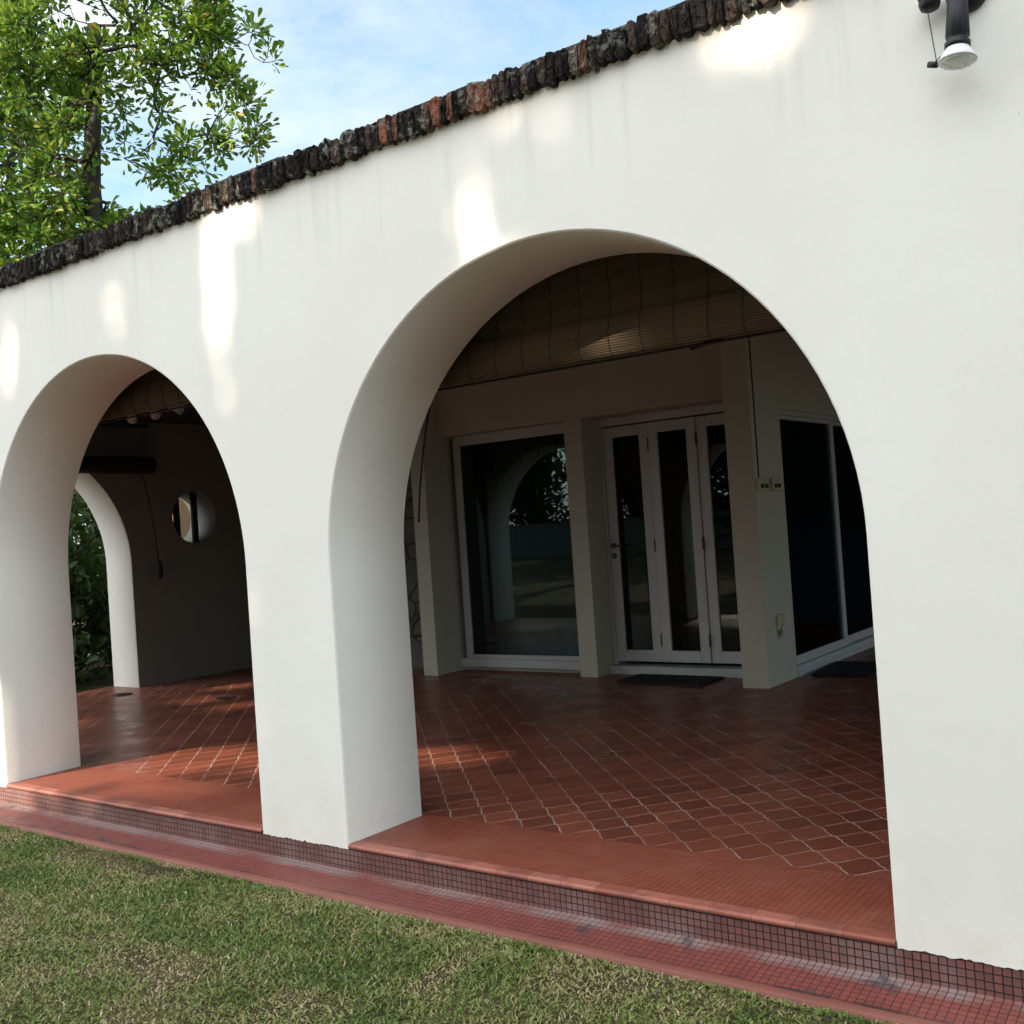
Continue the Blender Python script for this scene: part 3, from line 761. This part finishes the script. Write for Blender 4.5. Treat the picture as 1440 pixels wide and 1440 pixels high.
# furniture silhouettes inside the room
def chair(x, y, rz, label):
    r = empty('dining_chair', (x, y, .03), rz)
    s = MB(); s.box((-.21, -.21, .43), (.21, .21, .47), bev=.01); s.build('seat', WOOD_D, r)
    b = MB(); b.box((-.21, .185, .50), (.21, .215, 1.02), bev=.01); b.build('backrest', WOOD_D, r)
    for sx in (-1, 1):
        for sy in (-1, 1):
            l_ = MB(); l_.box((sx * .19 - .02, sy * .19 - .02, 0), (sx * .19 + .02, sy * .19 + .02, .43), bev=.004); l_.build('leg', WOOD_D, r)
    tag(r, label, 'chair', 'dining chairs inside the house')
chair(-4.75, 5.35, .3, 'dark dining chair inside, seen through the first glass door leaf')
chair(-4.05, 5.75, -.4, 'dark dining chair inside, seen through the last glass door leaf')
def cabinet():
    r = empty('cabinet', (-5.6, 8.2, .03))
    c = MB(); c.box((-.6, -.25, .08), (.6, .25, 1.75), bev=.01); c.build('body', WOOD_D, r)
    for sx in (-1, 1):
        d = MB(); d.box((sx * .3 - .28, -.272, .12), (sx * .3 + .28, -.252, 1.70), bev=.006); dd = d.build('door', WOOD_D, r)
        k = MB(); k.tube([(sx * .06, -.275, .85), (sx * .06, -.30, .85)], .012, 8); k.build('knob', BRASS, dd)
    tag(r, 'tall dark cabinet standing in the room behind the glass doors', 'cabinet')
cabinet()

# ------------------------------------------------------------------ floodlight on the facade
def floodlight():
    r = empty('wall_floodlight', (-.660, 0, 2.570)); r.scale = (.82, .82, .82)
    b = MB(); M = Matrix.Translation((.03, 0, .145)) @ Matrix.Rotation(math.pi / 2, 4, 'X')
    b.lathe([(.068, 0), (.068, .018), (.056, .034), (.03, .040)], M, 30); b.build('mounting_plate', BLACK, r)
    a = MB(); a.tube([(.03, -.03, .160), (.024, -.075, .168), (.016, -.105, .156), (.014, -.118, .120)], [.021, .021, .023, .026], 12); a.build('arm', BLACK, r)
    # holder, tilted slightly outwards
    M = Matrix.Translation((.012, -.120, -.055)) @ Matrix.Rotation(math.radians(-4), 4, 'X') @ Matrix.Rotation(math.radians(3), 4, 'Y')
    h = MB(); h.lathe([(.040, -.022), (.041, -.004), (.034, -.001), (.0335, .010), (.037, .014), (.034, .090), (.028, .190), (.020, .200)], M, 40)
    for i in range(26):
        t = 2 * math.pi * i / 26; c_, s_ = math.cos(t), math.sin(t)
        h.tube([M @ Vector((c_ * .0362, s_ * .0362, .016)), M @ Vector((c_ * .0280, s_ * .0280, .188))], .0020, 5)
    h.build('lamp_holder', BLACK, r)
    p = MB(); p.lathe([(.0605, -.066), (.061, -.060), (.050, -.044), (.038, -.024), (.032, -.018)], M, 36); bulb = p.build('bulb', REFLECT, r)
    g = MB(); g.lathe([(.058, -.0665), (.050, -.073), (.030, -.078), (.008, -.079)], M, 36)
    for i in range(12):
        t = 2 * math.pi * i / 12; g.tube([M @ Vector((math.cos(t) * .02, math.sin(t) * .02, -.0785)), M @ Vector((math.cos(t) * .052, math.sin(t) * .052, -.072))], .0022, 5)
    g.build('lens', LAMPGLASS, bulb)
    # second, empty bracket knuckle on the left with a chain and a small sensor
    k = MB(); M2 = Matrix.Translation((-.080, -.062, .128))
    k.tube([(.02, -.03, .150), (-.03, -.055, .156), (-.080, -.062, .146)], [.020, .022, .026], 12)
    k.lathe([(.014, -.030), (.030, -.022), (.036, -.004), (.034, .012), (.037, .016), (.034, .034), (.018, .046)], M2, 20); k.build('knuckle', BLACK, r)
    ch = MB(); z = .0
    for i in range(21):
        p0 = Vector((-.088 + .0008 * i, -.062, .098 - .0085 * i)); q = Vector((.0016 * (i % 2), .0016 * ((i + 1) % 2), 0))
        ch.tube([p0 + q, p0 + q + Vector((0, 0, -.0045)), p0 - q + Vector((0.0012, 0, -.0105))], .0017, 5)
    ch.build('chain', BRASS, r)
    sn = MB(); sn.tube([(-.098, -.060, -.078), (-.068, -.066, -.090)], .0105, 12); sn.tube([(-.070, -.066, -.088), (-.056, -.066, -.066)], [.007, .004], 8); sn.build('sensor', BLACK, r)
    tag(r, 'black ribbed outdoor floodlight with reflector bulb on the white wall, top right', 'floodlight')
floodlight()

# ------------------------------------------------------------------ vegetation
def leaf_mesh(name, pos, axis, nrm, length, width, tint, mats, fold=.18):
    """every leaf six vertices, folded along its midrib"""
    n = len(pos); axis /= np.linalg.norm(axis, axis=1, keepdims=True); side = np.cross(axis, nrm); side /= np.linalg.norm(side, axis=1, keepdims=True) + 1e-9
    up = np.cross(side, axis); L = length[:, None]; Wd = width[:, None]
    V = np.zeros((n, 6, 3))
    V[:, 0] = pos; V[:, 2] = pos + axis * L - up * L * .08
    for q, fr, wd in ((1, .80, .46), (3, .80, -.46), (4, .42, .36), (5, .42, -.36)): V[:, q] = pos + axis * L * fr + side * Wd * wd + up * Wd * fold * abs(wd) * 2
    me = bpy.data.meshes.new(name); me.vertices.add(n * 6); me.vertices.foreach_set('co', V.ravel())
    b = np.arange(n)[:, None] * 6
    loops = np.concatenate([b + [0, 4, 1, 2], b + [0, 2, 3, 5]], 1).ravel()
    me.loops.add(n * 8); me.loops.foreach_set('vertex_index', loops); me.polygons.add(n * 2); me.polygons.foreach_set('loop_start', np.arange(n * 2) * 4)
    me.update(calc_edges=True); me.validate()
    at = me.attributes.new('tint', 'FLOAT', 'FACE'); at.data.foreach_set('value', np.repeat(tint, 2))
    me.materials.append(mats); return me
def rand_dirs(n):
    v = RNG.normal(size=(n, 3)); return v / np.linalg.norm(v, axis=1, keepdims=True)

def tree(name, base, fork, lumps, nodes_per, leaves_per, leaf_len, leafmat, barkmat, label, group, r0=.16, cluster=.16, tint0=.45, seed=1):
    """trunk from base to fork points, limbs grown towards points scattered in the crown's lumps, rosettes of leaves on the twigs"""
    rng = np.random.default_rng(seed)
    root = empty(name, base); B = Vector(base)
    P = [Vector(p) for p in [base] + fork]; par = [-1] + list(range(len(fork)))
    tgt = []
    for (x, y, z, r) in lumps:
        k = max(3, int(nodes_per * r ** 2.0))
        d = rng.normal(size=(k, 3)); d /= np.linalg.norm(d, axis=1, keepdims=True); rr = r * rng.random(k) ** .42
        tgt += [Vector((x, y, z)) + Vector(d[i]) * float(rr[i]) for i in range(k)]
    cen = P[-1]; tgt.sort(key=lambda p: (p - cen).length)
    for p in tgt:
        best, bi = 1e9, 0
        for i, q in enumerate(P):
            if i < len(fork) - 1: continue
            dd = (p - q).length + (0.5 * max(0, q.z - p.z))
            if dd < best: best, bi = dd, i
        q = P[bi]; mid = q.lerp(p, .55) + Vector(rng.normal(size=3)) * best * .09 + Vector((0, 0, -.04 * best))
        P.append(mid); par.append(bi); P.append(p); par.append(len(P) - 2)
    cnt = [0] * len(P); kids = [0] * len(P)
    for i in range(len(P) - 1, 0, -1):
        cnt[i] = max(cnt[i], 1); cnt[par[i]] += cnt[i]; kids[par[i]] += 1
    mx = max(cnt); rad = [max(.005, r0 * .62 * (c / mx) ** .5) for c in cnt]
    mb = MB()
    trunk = [0] + list(range(1, len(fork) + 1))
    mb.tube([P[i] - B for i in trunk], [r0 * (1.25 - .6 * k / len(trunk)) for k in range(len(trunk))], 12)
    ch = {}
    for i in range(len(fork) + 1, len(P)): ch.setdefault(par[i], []).append(i)
    starts = [(p, c) for p in trunk for c in ch.get(p, [])]
    while starts:
        p, c = starts.pop(); line = [p, c]
        while ch.get(line[-1]):
            ks = sorted(ch[line[-1]], key=lambda q: -cnt[q]); starts += [(line[-1], q) for q in ks[1:]]; line.append(ks[0])
        rr = [rad[q] for q in line]; rr[0] = min(rr[0], rr[1] * 1.3)
        mb.tube([P[q] - B for q in line], rr, 7, caps=False)
    mb.build('trunk', barkmat, root, fix=False)
    tips = [i for i in range(len(fork) + 1, len(P)) if kids[i] == 0 or rng.random() < .35]
    tp = np.array([P[i] - B for i in tips]); dr = np.array([(P[i] - P[par[i]]).normalized() for i in tips])
    lb = rng.random(len(tips))
    n = len(tips) * leaves_per; idx = np.repeat(np.arange(len(tips)), leaves_per)
    d = rng.normal(size=(n, 3)); d /= np.linalg.norm(d, axis=1, keepdims=True)
    ax = d * .9 + dr[idx] * .55 + np.array([0, 0, .22]); pos = tp[idx] + d * cluster * rng.random((n, 1)) ** .7 * .8
    nr = rng.normal(size=(n, 3)) * .55 + np.array([0, 0, 1.0])
    ln = leaf_len * rng.uniform(.6, 1.2, n); tint = np.clip(tint0 + (lb[idx] - .5) * .45 + rng.normal(0, .14, n), 0, .94)
    tint = np.where(rng.random(n) < .012, rng.uniform(.95, 1, n), tint)
    link('crown', leaf_mesh('crown', pos, ax, nr, ln, ln * rng.uniform(.42, .55, n), tint, leafmat), root)
    tag(root, label, 'tree', group); return root

# the sky-side tree beyond the arcade (world positions, about fifteen metres off)
def along(u, v, dist):
    d = F_ + R_ * ((u - 720) / 1482.0) + U_ * ((720 - v) / 1482.0); k = dist / math.hypot(d.x, d.y); return Vector((0, -3.1415, 1.3)) + d * k
TREE_LUMPS = [(-12.95, 4.45, 8.15, .85), (-12.75, 4.55, 7.15, .85), (-12.4, 5.2, 7.95, .6), (-12.05, 5.75, 8.3, .62), (-11.75, 6.2, 8.55, .52), (-11.45, 6.55, 8.55, .42),
              (-11.6, 6.45, 7.75, .45), (-11.85, 6.0, 7.95, .45), (-11.45, 6.65, 7.25, .40), (-11.75, 6.25, 6.85, .40), (-12.05, 5.8, 6.75, .36), (-12.3, 5.45, 6.45, .22),
              (-12.9, 4.4, 6.1, .62), (-12.7, 4.9, 5.75, .4), (-12.35, 5.4, 5.85, .22), (-13.1, 4.0, 5.5, .6), (-11.15, 6.95, 8.1, .16), (-12.1, 5.75, 7.35, .22),
              (-12.5, 5.2, 9.6, 1.1), (-13.6, 3.6, 7.6, 1.2), (-11.8, 6.3, 9.5, .8), (-13.6, 3.6, 6.0, .9), (-13.5, 4.4, 8.8, .9), (-13.4, 5.4, 7.6, .8), (-12.0, 5.85, 6.3, .34), (-12.6, 5.1, 5.4, .4), (-12.25, 5.5, 5.6, .3), (-13.0, 4.6, 5.2, .5)]
tree('broadleaf_tree', (-12.75, 5.05, -.15), [(-12.72, 5.02, 2.2), (-12.70, 4.96, 4.6), (-12.60, 4.98, 5.5), (-12.66, 5.0, 6.2), (-12.58, 5.0, 6.8), (-12.60, 5.1, 7.6), (-12.52, 5.1, 8.4)], TREE_LUMPS, 86, 21, .128, LEAF, BARK,
     'bright green broad leaved tree with open branches against the sky, left of the roof line', 'trees beyond the arcade', r0=.125, cluster=.21, tint0=.68, seed=5)
tree('broadleaf_tree', (-17.4, 5.2, -.15), [(-17.4, 5.4, 2.5), (-17.4, 5.8, 5.2)],
     [(-17.6, 6.2, 8.0, 1.6), (-17.2, 7.0, 7.2, 1.1), (-16.8, 7.7, 6.8, .7), (-18.0, 5.6, 10.0, 1.6), (-17.0, 7.4, 9.5, 1.0), (-16.3, 8.4, 6.4, .6), (-17.6, 5.6, 6.4, 1.2)], 20, 14, .26, LEAF_D, BARK,
     'darker dense tree farther back at the left edge, behind the bright green one', 'trees beyond the arcade', r0=.2, cluster=.30, tint0=.5, seed=9)

def shrub(base, h, w, n, label, seed):
    rng = np.random.default_rng(seed); root = empty('leafy_shrub', base)
    k = n // 12; a = rng.uniform(0, 2 * math.pi, k); rr = w * rng.random(k) ** .5; z = rng.uniform(.05, 1, k) * h * (1 - .35 * (rr / w) ** 2)
    tp = np.stack([np.cos(a) * rr, np.sin(a) * rr, z], 1)
    st = MB()
    for i in range(0, k, 9):
        t = Vector(tp[i]); st.tube([(t.x * .15, t.y * .15, 0), tuple(t * .55 + Vector((0, 0, .12 * h * 0))), tuple(t)], [.018, .012, .005], 6, caps=False)
    st.build('stems', BARK, root, fix=False)
    idx = np.repeat(np.arange(k), 12); n = len(idx); d = rng.normal(size=(n, 3)); d /= np.linalg.norm(d, axis=1, keepdims=True)
    ln = .15 * rng.uniform(.6, 1.3, n)
    link('foliage', leaf_mesh('foliage', tp[idx] + d * .09, d + np.array([0, 0, -.1]), rng.normal(size=(n, 3)) * .6 + np.array([0, 0, 1.0]), ln, ln * .5, np.clip(rng.normal(.45, .25, n), 0, 1), LEAF_D), root)
    tag(root, label, 'shrub', 'shrubs outside the side arch')
shrub((-11.4, 3.3, -.15), 2.5, .95, 3600, 'dark green leafy shrub right outside the side arch', 2)
shrub((-12.6, 5.0, -.15), 3.0, 1.3, 4200, 'tall dark shrub farther back, beyond the round opening', 3)
shrub((-12.8, 2.4, -.15), 3.2, 1.3, 3600, 'tall dark shrub behind the nearer one outside the side arch', 4)
# weathered timber post seen through the round opening
mb = MB(); mb.box((-.10, -.20, 0), (.10, .20, 2.6), bev=.01)
o = mb.build('timber_post', BARK_T); o.location = (-11.15, 5.02, -.15); tag(o, 'weathered brown timber post outside, seen through the round opening', 'post')

# trees on the lawn behind the viewer: they shade the facade, with gaps cut into the crowns to shape the sun spots
GAPS = [  # (x, z) where the gap's sun ray meets the facade plane, half sizes, share of leaves left in the gap
        (-3.95, 2.26, .04, .46, .02), (-3.82, 2.82, .15, .06, .06), (-3.92, 2.60, .055, .25, .02), (-4.76, 2.54, .045, .10, .05), (-2.41, 2.48, .035, .16, .05), (-1.27, 2.82, .16, .09, .035),
        (-2.30, 2.83, .10, .05, .06), (-5.80, 2.42, .02, .24, .08), (-3.80, .75, .02, .42, .14), (-6.24, .15, .14, .50, 0), (-3.32, 2.40, .03, .14, .28), (-3.66, 2.66, .08, .10, .28), (-2.05, 2.70, .08, .06, .30),
        (-5.78, .42, .36, .22, 0), (-5.30, .46, .5, .10, .004), (-5.10, .61, .5, .085, 0), (-5.85, .10, .26, .10, 0), (-5.15, .17, .45, .06, 0), (-5.62, -.05, .09, .08, 0), (-5.33, -.05, .09, .07, 0), (-5.95, -.08, .14, .10, 0),
        (-4.45, .73, .42, .09, 0), (-4.6, .40, .22, .03, .01), (-2.32, 2.285, .36, .02, .02), (-8.78, 1.56, .25, .09, 0), (-8.2, 1.24, .28, .06, 0), (-7.55, 1.18, .24, .05, 0), (-8.1, .5, .4, .2, 0)]
def shade_trees():
    tdir = -SUN_TO; n = 120000
    X = RNG.uniform(-13.0, 3.6, n); Z = RNG.uniform(-1.9, 3.6, n); Y = RNG.uniform(-21.5, -16.5, n)
    k = Y / tdir.y                                    # distance back along the ray from the facade plane
    P = np.stack([X + tdir.x * k, Y, Z + tdir.z * k], 1)
    dens = np.ones(n, bool)
    for (gx, gz, rx, rz, keep) in GAPS:
        dens &= ~((((X - gx) / (rx + .045)) ** 2 + ((Z - gz) / (rz + .045)) ** 2 < 1) & (RNG.random(n) >= keep))
    P = P[dens]; n = len(P)
    ax = rand_dirs(n); s = np.array(SUN_TO)
    nr = rand_dirs(n) * .6 + s                         # leaves turned to the sun
    ax = ax - nr * (ax * nr).sum(1, keepdims=True) / (nr * nr).sum(1, keepdims=True)
    ln = RNG.uniform(.11, .20, n); pos = P - ax / np.linalg.norm(ax, axis=1, keepdims=True) * ln[:, None] * .5
    bases = [(-16.0, -18.8), (-11.4, -19.4), (-6.9, -18.6), (-2.4, -19.2)]
    own = np.argmin(np.stack([np.abs(P[:, 0] - b[0] + .35 * np.sin(P[:, 2] * 2)) for b in bases], 1), 1)
    words = ['leftmost', 'second', 'third', 'rightmost']
    for i, (bx, by) in enumerate(bases):
        root = empty('shade_tree', (bx, by, -.15)); m_ = own == i; q = pos[m_] - np.array([bx, by, -.15])
        t = MB(); t.tube([(0, 0, 0), (.08, .03, 3.6), (-.08, .06, 7.4), (.1, 0, 11.2)], [.27, .22, .17, .07], 12)
        for j in range(14):
            e = q[RNG.integers(len(q))] if len(q) else np.zeros(3); z0 = 5.4 + j * .36
            # limbs stay clear of the gaps because they are thin
            t.tube([(0, 0, z0), (e[0] * .5, e[1] * .5, (z0 + e[2]) / 2 + .2), (e[0], e[1], e[2])], [.07, .04, .012], 6, caps=False)
        t.build('trunk', BARK, root, fix=False)
        if len(q): link('crown', leaf_mesh('crown', q, ax[m_].copy(), nr[m_].copy(), ln[m_], ln[m_] * .62, np.clip(RNG.normal(.4, .2, len(q)), 0, 1), LEAF_D, fold=.05), root)
        tag(root, 'tall leafy shade tree on the lawn opposite the arcade, %s of the row' % words[i], 'tree', 'shade trees opposite the arcade')
shade_trees()
# low white garden wall on the far side of the lawn (mirrored in the glass)
mb = MB(); mb.box((-32, -26.2, -.2), (14, -26.0, 1.25)); mb.box((-32, -26.24, 1.25), (14, -25.96, 1.33))
o = mb.build('garden_wall', m_paint('grey_garden_paint', (.22, .22, .19), .8, .15)); tag(o, 'low grey garden wall on the far side of the lawn', 'wall')

def boundary_trees():
    spots = [(bx, -29.5 + (i % 3) * .9) for i, bx in enumerate((-29, -23.5, -18.2, -12.6, -7.4, -2, 4))] + [(6.5, -15.5), (10.5, -11.5)]  # last two are added unseen trees, blocking low sky at front right
    for i, (bx, by) in enumerate(spots):
        root = empty('boundary_tree', (bx, by, -.15)); n = 6500
        d = rand_dirs(n); r = RNG.random(n)[:, None] ** .4; lob = RNG.integers(0, 14, n)
        c = np.stack([RNG.uniform(-2.6, 2.6, 14), RNG.uniform(-1.3, 1.3, 14), np.linspace(.9, 8.2, 14)], 1); rad = RNG.uniform(1.3, 2.0, 14)
        p = c[lob] + d * r * rad[lob][:, None]; p[:, 2] = np.abs(p[:, 2] - .1) + .1
        t = MB(); t.tube([(0, 0, 0), (.1, 0, 3), (0, .1, 6)], [.22, .17, .07], 10)
        for q in c: t.tube([(0, 0, q[2] * .5), tuple(q)], [.08, .02], 6, caps=False)
        t.build('trunk', BARK, root, fix=False)
        ln = RNG.uniform(.26, .52, n)
        link('crown', leaf_mesh('crown', p, d + np.array([0, 0, .2]), rand_dirs(n) * .7 + np.array([0, 0, 1.0]), ln, ln * .5, np.clip(RNG.normal(.45, .25, n), 0, 1), LEAF_D), root)
        if i < 7: tag(root, 'dense dark tree of the row behind the far garden wall, number %s from the left' % ('one', 'two', 'three', 'four', 'five', 'six', 'seven')[i], 'tree', 'trees behind the garden wall')
        else: tag(root, 'dense dark tree added unseen right of the lawn to block sky light, %s' % ('farther from the arcade', 'nearer to the arcade')[i - 7], 'tree', 'trees added at the right to block sky light')
boundary_trees()
